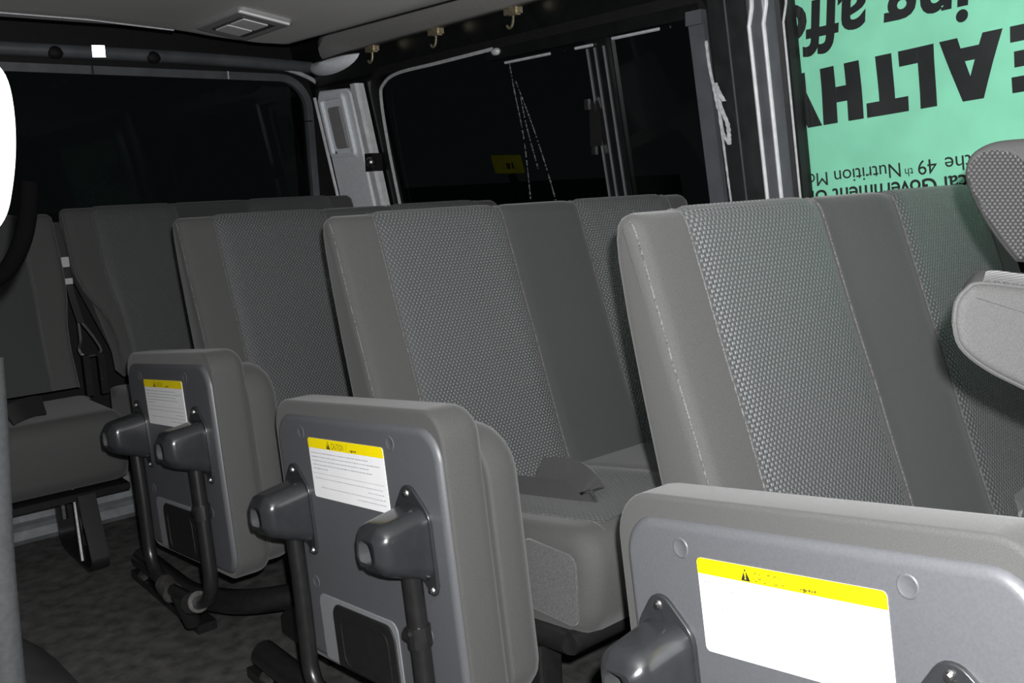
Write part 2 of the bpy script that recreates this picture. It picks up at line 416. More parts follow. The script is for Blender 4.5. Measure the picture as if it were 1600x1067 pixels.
mb = MB().ball(W(3.205, 1.168, .055), .021, 8); obj('round_catch', mb, 'steel', tb)['label'] = 'bright round metal catch'

# side window (two sliding panes), frames
sw = MB()
SW = rrect(1.56, .60, [.03, .03, .07, .03], 6); SW = [(y+1.575, z+.885) for y, z in SW]    # y 1.575..3.135
def WF(y, z, n): return W(y, z, n)
ring(sw, WF, inset2d(SW, -.03), SW, -.03, .012)
win2 = struct(obj('window_2', sw, 'matteblack', angle=50))
mb = MB().tube(smooth_path([W(3.128, .93, .014), W(3.122, 1.2, .014), W(3.10, 1.40, .014), W(3.06, 1.452, .014), W(2.95, 1.478, .014), W(2.7, 1.482, .014), W(2.40, 1.487, .014)], 5), .0065, 6)
obj('frame_bead', mb, 'bead', win2)
mb = MB().ball(W(2.38, 1.476, .016), .016, 6, 0, (1, 1.3, .8)); obj('bead_end', mb, 'bead', win2)
mb = MB().box(W(2.0, 1.47, .008), (.02, .86, .035)); obj('top_track', mb, 'body', win2, smooth=False)
for y0, y1, z in ((2.34, 2.13, 1.437), (2.02, 1.95, 1.437), (1.87, 1.70, 1.443)):
    mb = MB().tube([W(y0, z, .022), W(y1, z, .022)], .0045, 6); obj('track_bead', mb, 'bead', win2)
def pane(y0, y1, name, off, mat):
    m = MB().add([W(y0, .90, off), W(y1, .90, off), W(y1, 1.48, off), W(y0, 1.48, off)], [[0, 1, 2, 3]]); return obj(name, m, mat, win2, smooth=False)
pane(1.97, 3.14, 'sliding_pane', -.010, 'glass'); pane(1.56, 1.97, 'sliding_pane', -.002, 'glass')
mb = MB().loft([[W(y, z, o) for y, o in ((1.985, 0), (1.985, .016), (1.90, .016), (1.90, 0))] for z in (.90, 1.2, 1.47)])
mul = obj('mullion', mb, 'body', win2, smooth=False)
for y in (1.978, 1.948, 1.912):
    mb = MB().tube([W(y, z, .018) for z in (.92, 1.2, 1.43)], .0042, 6); obj('mullion_bead', mb, 'bodygrey', mul)
mb = MB().box(W(1.985, 1.22, .022), (.02, .03, .13)); lt = obj('window_latch', mb, 'matteblack', win2, smooth=False)
for z in (1.275, 1.145):
    mb = MB().box(W(1.992, z, .036), (.012, .015, .03)); obj('latch_tip', mb, 'steel', lt, smooth=False)
mb = MB().loft([[W(y, z, o) for y, o in ((1.598, 0), (1.598, .028), (1.55, .028), (1.55, 0))] for z in (.90, 1.2, 1.435)])
rb = obj('end_bar', mb, 'bodygrey', win2, smooth=False)
mb = MB().box(W(1.574, 1.45, .02), (.03, .05, .035)); obj('corner_cap', mb, 'bodygrey', rb, smooth=False)
# dried drip marks running down the rear pane
random.seed(3)
drip = MB()
for path, dens in (([(2.345, 1.44), (2.345, 1.36), (2.34, 1.2), (2.36, 1.0)], 60), ([(2.33, 1.38), (2.29, 1.25), (2.255, 1.1), (2.235, .98)], 50), ([(2.32, 1.33), (2.315, 1.23), (2.295, 1.1)], 26)):
    sp = smooth_path([V((0, a, b)) for a, b in path], 40)
    for i in range(0, len(sp)-2):
        if random.random() < .72:
            p = sp[i]; r = random.uniform(.0012, .0042); l = (sp[i+1]-p).length*random.uniform(.7, 1.4)
            drip.add([W(p.y-r, p.z, .0), W(p.y+r, p.z, .0), W(p.y+r*.8, p.z-l, .0), W(p.y-r*.8, p.z-l, .0)], [[0, 1, 2, 3]])
obj('drip_marks', drip, 'drip', win2, smooth=False)['label'] = 'whitish dried drip marks on the glass'

# pillar between the windows
mb = MB().loft([[W(y, z, o) for y, o in ((1.53, .0), (1.53, .03), (1.465, .045), (1.40, .045), (1.33, .02), (1.33, 0))] for z in (.9, 1.2, 1.48, 1.6)])
struct(obj('trim_13', mb, 'pillarbody', angle=25))
mb = MB().tube([W(1.466, z, .046) for z in (.9, 1.2, 1.6)], .0022, 5); struct(obj('trim_14', mb, 'bodygrey'))  # pale line put in for the flash glint along the ridge
mb = MB().loft([[W(y, z, o) for y, o in ((1.405, .02), (1.402, .055), (1.390, .062), (1.372, .058), (1.355, .062), (1.345, .055), (1.34, .02))] for z in (.9, 1.15, 1.35, 1.5)])
struct(obj('trim_15', mb, 'bodygrey', angle=60))
for y, o, r, mt in ((1.392, .060, .0058, 'chrome_and_glint'), (1.352, .060, .0052, 'chrome_and_glint'), (1.318, .03, .003, 'bead')):  # bright strips stand in for the flash glinting along the painted ridges
    mb = MB().tube([W(y, .9, o), W(y, 1.2, o), W(y, 1.40, o), W(y-.012, 1.44, o), W(y-.022, 1.5, o+.005)], r, 8); struct(obj('trim_%d' % {1.392: 16, 1.352: 17, 1.318: 18}[y], mb, mt))
# front side window: clear pane in front of the banner
SW2 = rrect(1.72, .62, .03, 4); SW2 = [(y-.40, z+.865) for y, z in SW2]
mb = MB(); ring(mb, WF, inset2d(SW2, -.02), SW2, -.03, .012); w3 = struct(obj('window_3', mb, 'matteblack', angle=50))
mb = MB().add([W(-.4, .87, -.012), W(1.32, .87, -.012), W(1.32, 1.48, -.012), W(-.4, 1.48, -.012)], [[0, 1, 2, 3]]); obj('window_pane', mb, 'clearglass', w3, smooth=False)

# ---------------------------------------------------------------- banner hung upside down outside the front side window
ban = thing('tarpaulin_banner', 'mint green printed tarpaulin hanging upside down behind the front side window', 'banner', W(1.0, 1.2, -.03))
B0 = W(1.0, 1.2, -.03)
mb = MB(); ny, nz = 40, 14
vs = []
def BW(y, z, lift=0.):
    return W(y, z, -.036+.0025*math.sin(y*23+z*9)+.002*math.sin(z*31-y*7)-.0+lift)
for i in range(ny+1):
    for j in range(nz+1):
        vs.append(BW(lerp(-.35, 1.53, i/ny), lerp(.88, 1.55, j/nz)))
mb.add(vs, [[i*(nz+1)+j, (i+1)*(nz+1)+j, (i+1)*(nz+1)+j+1, i*(nz+1)+j+1] for i in range(ny) for j in range(nz)])
obj('tarpaulin_sheet', mb, 'banner', ban, B0)
rot = math.radians(4.0)
def bf(y0, z0, rot=math.radians(4.0)):                                    # text frame: reading towards the rear, letters upside down
    def F(x, h):
        return BW(y0+x*math.cos(rot)+h*math.sin(rot)*0, z0-h-x*math.sin(rot), .0022)
    return F
# big capitals drawn as shapes: each a list of polygons in a cell of height 1
def capital(ch):
    if ch == 'H': return .76, [[(0,0),(.28,0),(.28,1),(0,1)], [(.48,0),(.76,0),(.76,1),(.48,1)], [(.28,.37),(.48,.37),(.48,.64),(.28,.64)]]
    if ch == 'E': return .62, [[(0,0),(.28,0),(.28,1),(0,1)], [(.28,0),(.62,0),(.62,.24),(.28,.24)], [(.28,.38),(.57,.38),(.57,.62),(.28,.62)], [(.28,.76),(.62,.76),(.62,1),(.28,1)]]
    if ch == 'L': return .60, [[(0,0),(.28,0),(.28,1),(0,1)], [(.28,0),(.6,0),(.6,.25),(.28,.25)]]
    if ch == 'T': return .74, [[(0,.75),(.74,.75),(.74,1),(0,1)], [(.23,0),(.51,0),(.51,.75),(.23,.75)]]
    if ch == 'A': return .96, [[(0,0),(.29,0),(.62,1),(.32,1)], [(.67,0),(.96,0),(.64,1),(.47,.72)], [(.29,.17),(.67,.17),(.62,.38),(.34,.38)], [(.33,.8),(.64,.8),(.64,1),(.32,1)]]
    if ch == 'Y': return .86, [[(.29,0),(.57,0),(.57,.42),(.29,.42)], [(0,1),(.3,1),(.57,.36),(.29,.36)], [(.56,1),(.86,1),(.57,.36),(.29,.36)]]
def grid_poly(mb, poly, F, sc, x0):
    # polygons cut finely so they follow the tarpaulin
    n = 4
    a, b, c, d = [V((p[0], p[1], 0)) for p in poly]
    vs = []
    for i in range(n+1):
        for j in range(n+1):
            p = lerp(lerp(a, b, i/n), lerp(d, c, i/n), j/n); vs.append(F(x0+p.x*sc, p.y*sc))
    mb.add(vs, [[i*(n+1)+j, (i+1)*(n+1)+j, (i+1)*(n+1)+j+1, i*(n+1)+j+1] for i in range(n) for j in range(n)])
capy = [('H', .638), ('E', .755), ('A', .853), ('L', .996), ('T', 1.062), ('H', 1.171), ('Y', 1.278)]
capx = {'A': .98, 'L': 1.}
hl = MB(); F = bf(.84, 1.3215)
for ch, y in capy:
    wd, ps = capital(ch)
    for p in ps: grid_poly(hl, [(q[0], q[1]*.965) for q in p], F, .136, y-.84)
obj('headline_lettering', hl, 'bannerink', ban, B0, smooth=False)
def line(name, s, size, y_end_or_start, z, bold, shear=0., space=1., deg=4.0):
    F = bf(y_end_or_start, z, math.radians(deg))
    m = text_mb(s, size, F, bold, shear, space)
    # narrow the letters
    return obj(name, m, 'bannerink', ban, B0, smooth=False)
line('lettering', 'ing afford', .167, .905, 1.456, .024, .1, .99, 2.0)
line('lettering', 'the', .047, .925, 1.071, 0, 0, .98)
line('lettering', '49', .047, 1.002, 1.066, 0, 0, .98)
line('lettering', 'th', .027, 1.058, 1.048, 0)
line('lettering', 'Nutrition Month', .047, 1.086, 1.061, 0, 0, .98)
line('lettering', 'Local Government Unit',   .0515, .884, 1.032, .014, 0, .98)

# ---------------------------------------------------------------- seats
# cross-section of a bench backrest in (y, z), from the lower front over the top to the lower back
BSEC = [(.607, .44), (.632, .50), (.658, .572), (.684, .645), (.713, .73), (.742, .808), (.768, .883), (.788, .94), (.800, .975), (.809, .995), (.8185, 1.004), (.831, 1.008),
        (.843, 1.004), (.851, .994), (.8545, .975), (.852, .945), (.838, .87), (.815, .77), (.79, .67), (.745, .50), (.73, .44)]
NFRONT = 14
def backrest(root, org, xs, seams, panels, dy=0., dz=0., taper=0., sec=BSEC):
    """xs=(x0,x1); seams: bolster seam positions; panels: [(xa,xb,material,bulge)]"""
    x0, x1 = xs; er = .022
    cz = sum(p[1] for p in sec)/len(sec)
    def sect(x, ins, mid=False):
        pts = []
        n = len(sec)
        for i, (y, z) in enumerate(sec):
            py, pz = sec[i-1] if i else sec[0]; qy, qz = sec[min(i+1, n-1)]
            ty, tz = qy-py, qz-pz; l = math.hypot(ty, tz) or 1
            # inward normal of the front->top->back walk
            ny_, nz_ = tz/l, -ty/l
            yy, zz = y+ny_*ins, z+nz_*ins
            xx = x
            if taper and z < .80:
                t = min(1, (.80-z)/.22); t = t*t*(3-2*t)
                if x < (x0+x1)/2 and taper > 0: xx = x+taper*t*max(0, 1-(x-x0)/.15)
                if x > (x0+x1)/2 and taper < 0: xx = x+taper*t*max(0, 1-(x1-x)/.15)
            pts.append(V((xx, yy+dy, zz+dz)))
        return pts
    st = []
    k = 5
    for i in range(k+1):
        t = PI/2*i/k; st.append((x0+er*(1-math.sin(t)), er*(1-math.cos(t))*.9 if False else er*(1-math.sin(PI/2*(i/k)))*.0+er*(1-math.sin(t))))
    ends = []
    for i in range(k+1):
        t = PI/2*i/k; ends.append((er*(1-math.cos(t)), er*(1-math.sin(t))))
    stations = [(x0+a, b) for a, b in ends]
    inner = sorted(set(list(seams)+[x0+(x1-x0)*j/24 for j in range(1, 24)]))
    stations += [(x, 0) for x in inner if x0+er+.01 < x < x1-er-.01]
    stations += [(x1-a, b) for a, b in ends[::-1]]
    mb = MB(); mb.loft([sect(x, ins) for x, ins in stations])
    bk = obj('backrest', mb, 'fabric', root, org, angle=50)
    arc = [0]
    for i in range(1, len(sec)): arc.append(arc[-1]+math.hypot(sec[i][0]-sec[i-1][0], sec[i][1]-sec[i-1][1]))
    for xa, xb, mt, bul in panels:
        mb = MB(); n = 14; loops = []; uvs = []
        for i in range(n+1):
            t = i/n; x = lerp(xa, xb, t); e = min(t, 1-t)*(xb-xa)
            lift = -.0015+bul*min(1, math.sqrt(max(0, 1-(1-min(1, e/.035))**2)))
            loops.append(sect(x, -lift)[0:NFRONT]); uvs += [(x, a) for a in arc[0:NFRONT]]
        mb.loft(loops, False, False, closed=False, uvs=uvs)
        obj({'pattern': 'patterned_panel', 'strip': 'centre_strip'}[mt], mb, mt, bk, org, angle=60)['label'] = {'pattern': 'dotted woven fabric panel', 'strip': 'smooth dark fabric strip'}[mt]
    for x in seams:
        path = smooth_path([sect(x, -.0012)[i] for i in range(0, NFRONT-1)], 4)
        mb = MB().tube(path, .0011, 5); obj('stitching', mb, 'thread', bk, org)
    # seam where the front cover meets the side
    for xx, sg in ((x0, 1), (x1, -1)):
        mb = MB().tube(smooth_path([sect(xx+sg*.004, .008)[i] for i in range(0, NFRONT-3)], 4), .0011, 5); obj('stitching', mb, 'thread', bk, org)
    return bk
def cushion(root, org, xs, y0, y1, zt, zb, tilt, seams, panels, side='fabric'):
    """seat cushion: rounded slab, front roll, top panels"""
    x0, x1 = xs
    sec = []
    def P(y, z): return (y, z-(y-y0)*tilt)
    r = .06
    sec = [P(y0+.06, zb), P(y0+.02, zb+.015), P(y0+.004, zb+.05), P(y0, zt-r*1.2)]
    for i in range(1, 6):
        t = PI/2*i/5; sec.append(P(y0+r-r*math.cos(t), zt-r+r*math.sin(t)))
    for i in range(1, 9): sec.append(P(lerp(y0+r, y1, i/8), zt))
    sec.append(P(y1, zb))
    n = len(sec); cy = (y0+y1)/2; cz_ = (zt+zb)/2
    def sect(x, ins):
        out = []
        for i, (y, z) in enumerate(sec):
            py, pz = sec[i-1] if i else sec[-1]; qy, qz = sec[(i+1) % n]
            ty, tz = qy-py, qz-pz; l = math.hypot(ty, tz) or 1
            out.append(V((x, y+tz/l*ins, z-ty/l*ins)))
        return out
    er = .035; k = 5
    ends = [(er*(1-math.cos(PI/2*i/k)), er*(1-math.sin(PI/2*i/k))) for i in range(k+1)]
    stations = [(x0+a, b) for a, b in ends]+[(lerp(x0+er, x1-er, j/16), 0) for j in range(1, 16)]+[(x1-a, b) for a, b in ends[::-1]]
    mb = MB(); mb.loft([sect(x, i) for x, i in stations]); cu = obj('seat_cushion', mb, side, root, org, angle=50)
    for xa, xb, mt, bul in panels:
        mb = MB(); loops = []; uvs = []; N_ = 12; idx = list(range(7, n-1))
        for i in range(N_+1):
            t = i/N_; x = lerp(xa, xb, t); e = min(t, 1-t)*(xb-xa)
            lift = -.0012+bul*math.sqrt(max(0, 1-(1-min(1, e/.03))**2))
            s_ = sect(x, -lift); loops.append([s_[j] for j in idx]); uvs += [(x, j*.05 if j > 8 else sec[j][0]) for j in idx]
        for q in range(len(uvs)): uvs[q] = (uvs[q][0], loops[q//len(idx)][q % len(idx)].y)
        mb.loft(loops, False, False, closed=False, uvs=uvs)
        obj('patterned_panel' if mt == 'pattern' else 'centre_strip', mb, mt, cu, org, angle=60)
    for x in seams:
        path = smooth_path([sect(x, -.001)[j] for j in range(6, n-1)], 3)
        mb = MB().tube(path, .0011, 5); obj('stitching', mb, 'thread', cu, org)
    return cu, sect

XS = (.888, 1.955); SE = [.985, 1.312, 1.542, 1.87]
def bench_panels(): return [(SE[0], SE[1], 'pattern', .006), (SE[1], SE[2], 'strip', .004), (SE[2], SE[3], 'pattern', .006)]
BLAB = ['grey two-place bench seat nearest the banner, closest to the camera',
        'grey two-place bench seat behind the nearest one, with a belt lying on its cushion',
        'grey two-place bench seat in front of the rear row']
def bench_seat():
    org = V((1.42, .5, FZ))
    root = thing('bench_seat', BLAB[0], 'seat', org, 'bench seats in rows along the van')
    backrest(root, org, XS, SE, bench_panels())
    cu, sect = cushion(root, org, (.945, 1.95), .185, .66, .520, .335, .15, [1.0], [(1.0, 1.32, 'pattern', .005), (1.32, 1.55, 'strip', .003), (1.55, 1.88, 'pattern', .005)])
    # velour patch at the aisle corner
    mb = MB(); slab(mb, lambda a, b, n: V((.945-n, .185+a, .335+b)), [(x+.035, y+.02) for x, y in rrect(.13, .12, .02)], -.004, .003, 0, .002)
    obj('corner_patch', mb, 'velour', cu, org)
    # hinge cover flap between backrest and cushion
    mb = MB().loft([[V((1.56, .60, .42)), V((1.60, .60, .475)), V((1.63, .64, .50)), V((1.66, .66, .42))], [V((1.74, .545, .40)), V((1.76, .56, .47)), V((1.79, .62, .50)), V((1.80, .63, .40))]])
    obj('hinge_flap', mb, 'velour', root, org)
    # steel frame under the cushion, aisle leg, wall leg
    mb = MB()
    for y in (.24, .62): mb.tube([V((.94, y, .325 if y < .4 else .285)), V((1.93, y, .325 if y < .4 else .285))], .02, 10)
    for x in (.945, 1.92): mb.tube([V((x, .24, .325)), V((x, .62, .285))], .02, 10)
    obj('seat_frame', mb, 'black', root, org)
    for x in (.93, 1.90):
        mb = MB()
        slab(mb, lambda a, b, n: V((x+n, a, b)), [(.27, FZ), (.50, FZ), (.50, .02), (.42, .10), (.42, .29), (.30, .30), (.30, .10), (.27, .03)], 0, .05, .006, .006)
        lg = obj('leg', mb, 'black', root, org)
        if x < 1:
            for y, z in ((.335, .19), (.335, .04)):
                b = MB().disc((x-.002, y, z), (-1, 0, 0), .015, .012, 8, r2=.012); obj('bolt', b, 'dullsteel', lg, org)
    # aisle rail and pivot tube carrying the folding seat
    mb = MB().tube(fillet([(.80, 1.05, .03), (.80, .72, .03), (.80, .62, .05), (.83, .50, .09), (.90, .34, .12), (.94, .30, .12)], .08, 5), [.024]*1+[.024]*30, 10) if False else MB().tube(fillet([V((.79, 1.08, .05)), V((.79, .70, .05)), V((.83, .46, .10)), V((.935, .36, .12))], .10, 6), .030, 12)
    pv = obj('pivot_tube', mb, 'black', root, org)
    mb = MB().box((.80, .90, FZ+.012), (.05, .5, .024)); obj('floor_rail', mb, 'black', root, org)
    for y in (1.05, .72):
        b = MB().disc((.785, y, FZ+.03), (-.6, 0, 1), .016, .018, 8); obj('bolt', b, 'dullsteel', root, org)
    return root
b0 = bench_seat()
for i, dy in ((1, .78), (2, 1.568)):
    c = copy_tree(b0); c.location = b0.location+V((0, dy*S, 0)); c['label'] = BLAB[i]

# rear row: bench on the right and the seat on its left
DY = 2.632
org = V((1.46, 3.2, FZ)); rr = thing('rear_bench_seat', 'dark grey rear bench seat under the rear window, mostly hidden behind the rows', 'seat', org)
backrest(rr, org, (.893, 2.04), [.992, 1.285, 1.575, 1.94], [(.992, 1.285, 'pattern', .006), (1.285, 1.575, 'strip', .004), (1.575, 1.94, 'pattern', .006)], DY, .036, taper=.09)
cushion(rr, org, (.93, 2.0), 2.90, 3.28, .46, .26, .06, [1.02], [(1.02, 1.30, 'pattern', .005)])
for x in (.99, 1.9):
    mb = MB().loft([[V((x-.02, 3.0+a, b)), V((x+.02, 3.0+a, b)), V((x+.02, 3.2-a, b)), V((x-.02, 3.2-a, b))] for a, b in ((-.06, FZ), (-.06, FZ+.02), (.03, .05), (0, .28))]); obj('leg', mb, 'black', rr, org)
org = V((.45, 3.1, FZ)); rl = thing('rear_single_seat', 'dark grey seat at the left of the rear row on black looped legs', 'seat', org)
backrest(rl, org, (.06, .868), [.16, .44, .765], [(.44, .765, 'strip', .004), (.16, .44, 'pattern', .006)], DY, .022, taper=-.03)
cushion(rl, org, (.05, .868), 2.90, 3.30, .43, .205, .02, [], [])
mb = MB()
for y in (2.98, 3.22): mb.tube([V((.1, y, .195)), V((.82, y, .195))], .018, 8)
mb.box((.455, 3.10, .192), (.80, .40, .02)); obj('seat_frame', mb, 'black', rl, org)
def flatbar(mb, path, wdt, th, side):
    path = [V(p) for p in path]; loops = []
    for i, p in enumerate(path):
        t = (path[min(i+1, len(path)-1)]-path[max(i-1, 0)]).normalized(); sd = V(side); nn = t.cross(sd).normalized()
        loops.append([p+sd*wdt/2+nn*th/2, p-sd*wdt/2+nn*th/2, p-sd*wdt/2-nn*th/2, p+sd*wdt/2-nn*th/2])
    return mb.loft(loops)
for x in (.72, .20):
    mb = MB(); flatbar(mb, fillet([(x, 3.17, .20), (x, 3.16, FZ+.03), (x-.005, 3.10, FZ+.014), (x-.005, 2.83, FZ+.014), (x-.004, 2.79, FZ+.04), (x, 2.88, .20)], .03, 4), .05, .012, (1, 0, 0))
    lg = obj('leg', mb, 'black', rl, org, angle=30)
    mb = MB().tube([V((x-.012, 2.97, .20)), V((x-.03, 2.885, FZ+.03))], .008, 8); obj('brace_rod', mb, 'steel', lg, org)
    mb = MB().tube([V((x-.01, 3.12, .14)), V((x-.01, 3.12, .07))], .012, 8); obj('latch_pin', mb, 'steel', lg, org)

# ---------------------------------------------------------------- folding jump seats, folded up on edge beside each bench
TH = math.radians(6.3)
def folding_seat():
    O = V((.75, .293, .709))
    ea = V((0, math.cos(TH), -math.sin(TH))); ed = V((0, -math.sin(TH), -math.cos(TH)))
    org = V((.78, .55, FZ))
    def F(a, d, n): return O+ea*a+ed*d+V((-1, 0, 0))*n           # a rearward, d down, n towards the aisle
    root = thing('folding_seat', '', 'seat', org, 'folding aisle seats stowed on edge')
    PW, PH = .525, .455
    # base plate with rounded rim
    mb = MB(); slab(mb, F, rrect(PW, PH, [.05, .05, .045, .045], 8), -.014, .008, 0, .011, k=5)
    pl = obj('base_plate', mb, 'plate', root, org)
    for a, d in ((.127, .029), (.425, .030), (.085, .325), (.445, .31)):
        mb = MB(); r = .0105
        prof = [(1.2, -.0006), (1.1, .0007), (1.0, .0010), (.9, .0006), (.78, .0001), (0.02, .0001)]
        mb.loft([[F(a+math.cos(2*PI*j/20)*r*q, d+math.sin(2*PI*j/20)*r*q, .0082+h) for j in range(20)] for q, h in prof], False, True)
        obj('dimple', mb, 'plate', pl, org, angle=70)
    # recess with black insert at the lower edge
    mb = MB(); slab(mb, F, [(x+.175, y+.328) for x, y in rrect(.265, .125, [.02, .02, .008, .008])], .006, .0095, 0, .001); obj('recess_frame', mb, 'recess', pl, org)
    mb = MB(); slab(mb, F, [(x+.185, y+.337) for x, y in rrect(.205, .116, [.025, .025, .008, .008])], .006, .0125, 0, .003)
    ins = obj('recess_insert', mb, 'matteblack', pl, org); ins['label'] = 'black insert in the lower recess'
    mb = MB(); ring(mb, F, [(x+.205, y+.352) for x, y in rrect(.16, .095, .02)], [(x+.209, y+.356) for x, y in rrect(.152, .087, .018)], .012, .0145); obj('insert_rim', mb, 'matteblack', ins, org)
    # seat cushion block behind the plate, then the folded-down back pad
    def cush_block(a0, a1, d0, d1, n0, n1, rad, er, mat, name):
        mb = MB(); slab(mb, F, [(x+a0, y+d0) for x, y in rrect(a1-a0, d1-d0, rad, 8)], n0, n1, .006, er, k=5)
        return obj(name, mb, mat, root, org, angle=50)
    cb = cush_block(-.004, PW+.02, -.026, PH+.012, .000, -.082, [.05, .06, .05, .05], .03, 'fabric', 'seat_pad')
    loop = [F(x-.004-.0005, y-.026-.0005, -.030) for x, y in rrect(PW+.024, PH+.056, [.05, .06, .05, .05], 8)]
    cush_block(-.012, .30, .012, PH-.005, -.070, -.148, [.085, .06, .10, .06], .045, 'fabric', 'back_pad')
    # caution label
    la, ld, lw, lh = .15, .037, .25, .107
    mb = MB(); slab(mb, F, [(x+la, y+ld) for x, y in rrect(lw, lh, .006, 5)], .0078, .0088); lb = obj('caution_label', mb, 'white', root, org, smooth=False)
    lb['label'] = 'white caution label with yellow heading band'
    bo = rrect(lw, .0178, [.006, .006, .0002, .0002], 5)
    mb = MB(); slab(mb, F, [(x+la, y+ld) for x, y in bo], .0085, .0091); obj('heading_band', mb, 'yellow', lb, org, smooth=False)
    # reading direction in the photo runs from the rear edge (large a) to the front edge (small a)
    def LF(a0, d0): return lambda x, y: F(a0-x, d0-y, .0094)
    A0 = la+lw
    mb = MB().add([LF(A0-.066, ld+.0165)(*p) for p in ((0, 0), (.0135, 0), (.00675, .0140))], [[0, 1, 2]])
    obj('warning_triangle', mb, 'ink', lb, org, smooth=False)
    mb = MB().add([F(A0-.07275-x, ld+.0165-y, .0096) for x, y in ((-.0009, .0045), (.0009, .0045), (.0014, .0105), (-.0014, .0105))], [[0, 1, 2, 3]])
    mb.add([F(A0-.07275-x, ld+.0165-y, .0096) for x, y in ((-.001, .0018), (.001, .0018), (.001, .0036), (-.001, .0036))], [[0, 1, 2, 3]])
    obj('triangle_mark', mb, 'yellow', lb, org, smooth=False)
    obj('lettering', text_mb('CAUTION', .0150, lambda x, y: LF(A0-.0836, ld+.0155)(x*.62, y), -.006, 0, 1.0), 'goldink', lb, org, smooth=False)
    mb = MB(); mb.add([LF(A0-.133, ld+.015)(*p) for p in ((0, 0), (.0008, 0), (.0036, .010), (.0028, .010))], [[0, 1, 2, 3]])
    for x0_, x1_, y in ((.150, .153, .004),): mb.add([LF(A0-x0_, ld+.017)(*p) for p in ((0, 0), (x1_-x0_, 0), (x1_-x0_+.002, y), (.002, y))], [[0, 1, 2, 3]])
    for q in range(6): mb.add([LF(A0-.146-q*.0036, ld+.0150)(*p) for p in ((0, 0), (.003, 0), (.003, .0016+.002*(q % 2)), (0, .0016))], [[0, 1, 2, 3]])
    obj('script_heading', mb, 'goldink', lb, org, smooth=False)
    random.seed(11); mb = MB()
    for row, (d, x0_, x1_, th) in enumerate(((.027, .008, .20, .0016), (.034, .008, .235, .0016), (.041, .008, .20, .0016), (.048, .010, .205, .0016), (.055, .010, .06, .0016), (.072, .012, .235, .0012), (.080, .19, .235, .0012), (.088, .03, .235, .0012), (.096, .15, .235, .0012))):
        x = x0_
        while x < x1_:
            wd = random.uniform(.002, .006)
            mb.add([LF(A0-x, ld+d)(*p) for p in ((0, 0), (wd, 0), (wd, th), (0, th))], [[0, 1, 2, 3]]); x += wd+random.uniform(.001, .003)
    mb.add([LF(A0-.006, ld+.063)(*p) for p in ((0, 0), (lw-.012, 0), (lw-.012, .0006), (0, .0006))], [[0, 1, 2, 3]])
    sm = obj('small_print', mb, 'faintink', lb, org, smooth=False)
    # two hinge covers
    for ci, (a0, dd) in enumerate(((.040, .0), (.420, .0))):
        wA, d0, d1 = .088, .118+dd, .236+dd
        cx = a0+wA/2
        mb = MB()
        fl_ = [(a0-.004, d1), (a0-.004, d0+.03)]
        flange = fillet([V((a0-.004, d1+.0, 0)), V((a0-.004, d0+.012, 0)), V((cx-.006, d0-.028, 0)), V((cx+.016, d0-.028, 0)), V((a0+wA+.004, d0+.012, 0)), V((a0+wA+.004, d1, 0)), V((a0+.03, d1, 0)), V((a0+.018, d1+.020, 0)), V((a0+.004, d1+.020, 0)), V((a0-.004, d1+.004, 0))], .014, 3)
        slab(mb, F, [(p.x, p.y) for p in flange][::1], .006, .0135, 0, .002)
        fo = obj('hinge_cover', mb, 'hood', root, org, angle=45)
        # hood body lofted from the plate outwards, its top sloping down
        n = 7; prof = []
        for q in range(9):
            t = q/8; nn = lerp(.008, .098, t)
            top = d0+.002+.014*t; bt = d1-.034*t; ins = 0 if t < .75 else .016*(1-math.sqrt(max(0, 1-((t-.75)/.25)**2)))
            ol = rrect(wA-.006*t, bt-top, [.026, .026, .026, .026], n)
            ol = inset2d([(x+a0+.003*t, y+top) for x, y in ol], ins); prof.append([F(x, y, nn) for x, y in ol])
        mb = MB(); mb.loft(prof, True, False)
        last = prof[-1]
        # oval opening in the outer face
        c2 = V((a0+wA*.55, d0+.056, 0)); cnt = len(last)
        def oval(q, nn):
            pts = []
            for j in range(cnt):
                # match angular order of the rounded rectangle
                p = ol[j]; an = math.atan2(p[1]-c2.y, p[0]-c2.x); pts.append(F(c2.x+math.cos(an)*.019*q, c2.y+math.sin(an)*.023*q, nn))
            return pts
        mb.loft([last, oval(1.12, .0985), oval(1.0, .0965)], False, False); mb.loft([oval(1.0, .0965), oval(.97, .062)], False, True, mi=1)
        obj('hood', mb, ['hood', 'hoodinside'], fo, org, angle=60)
        for a, d in ((cx+.005, d0-.016), (a0+.010, d1+.011)):
            mb = MB().disc(F(a, d, .013), F(0, 0, 1)-F(0, 0, 0), .0066, .003, 12, r2=.0052); mb.disc(F(a, d, .015), F(0, 0, 1)-F(0, 0, 0), .0035, .004, 6); obj('screw', mb, 'steel', fo, org, angle=30)
    # leg tubes joined by a bar at the bottom
    fa, rba, bot = .070, .455, .520
    for aa, sg in ((fa, 1), (rba, -1)):
        path = fillet([F(aa, .20, .034), F(aa, .34, .034), F(aa-.004*sg, bot-.02, .038), F(aa+sg*.10, bot+.015, .040)], .07, 6)
        mb = MB().tube(path, .0155, 14); lg = obj('leg', mb, 'black', root, org)
        mb = MB().tube([F(aa+sg*.085, bot+.008, .040), F(aa+sg*.135, bot+.022, .040)], .024, 14); obj('pivot_collar', mb, 'dullsteel', lg, org)
        if sg == 1:
            mb = MB().tube([F(aa, .298, .034), F(aa-.0005, .33, .034)], .0185, 12); mb.tube([F(aa+.012, .315, .036), F(aa+.026, .315, .036)], .013, 10); obj('stop_clamp', mb, 'black', lg, org, angle=30)
            mb = MB().disc(F(aa-.002, .305, .049), (-1, -.5, 0), .004, .004, 8); obj('rivet', mb, 'steel', lg, org)
    mb = MB().tube([F(fa+.10, bot+.012, .040), F(rba-.10, bot+.012, .040)], .014, 12); obj('cross_bar', mb, 'black', root, org)
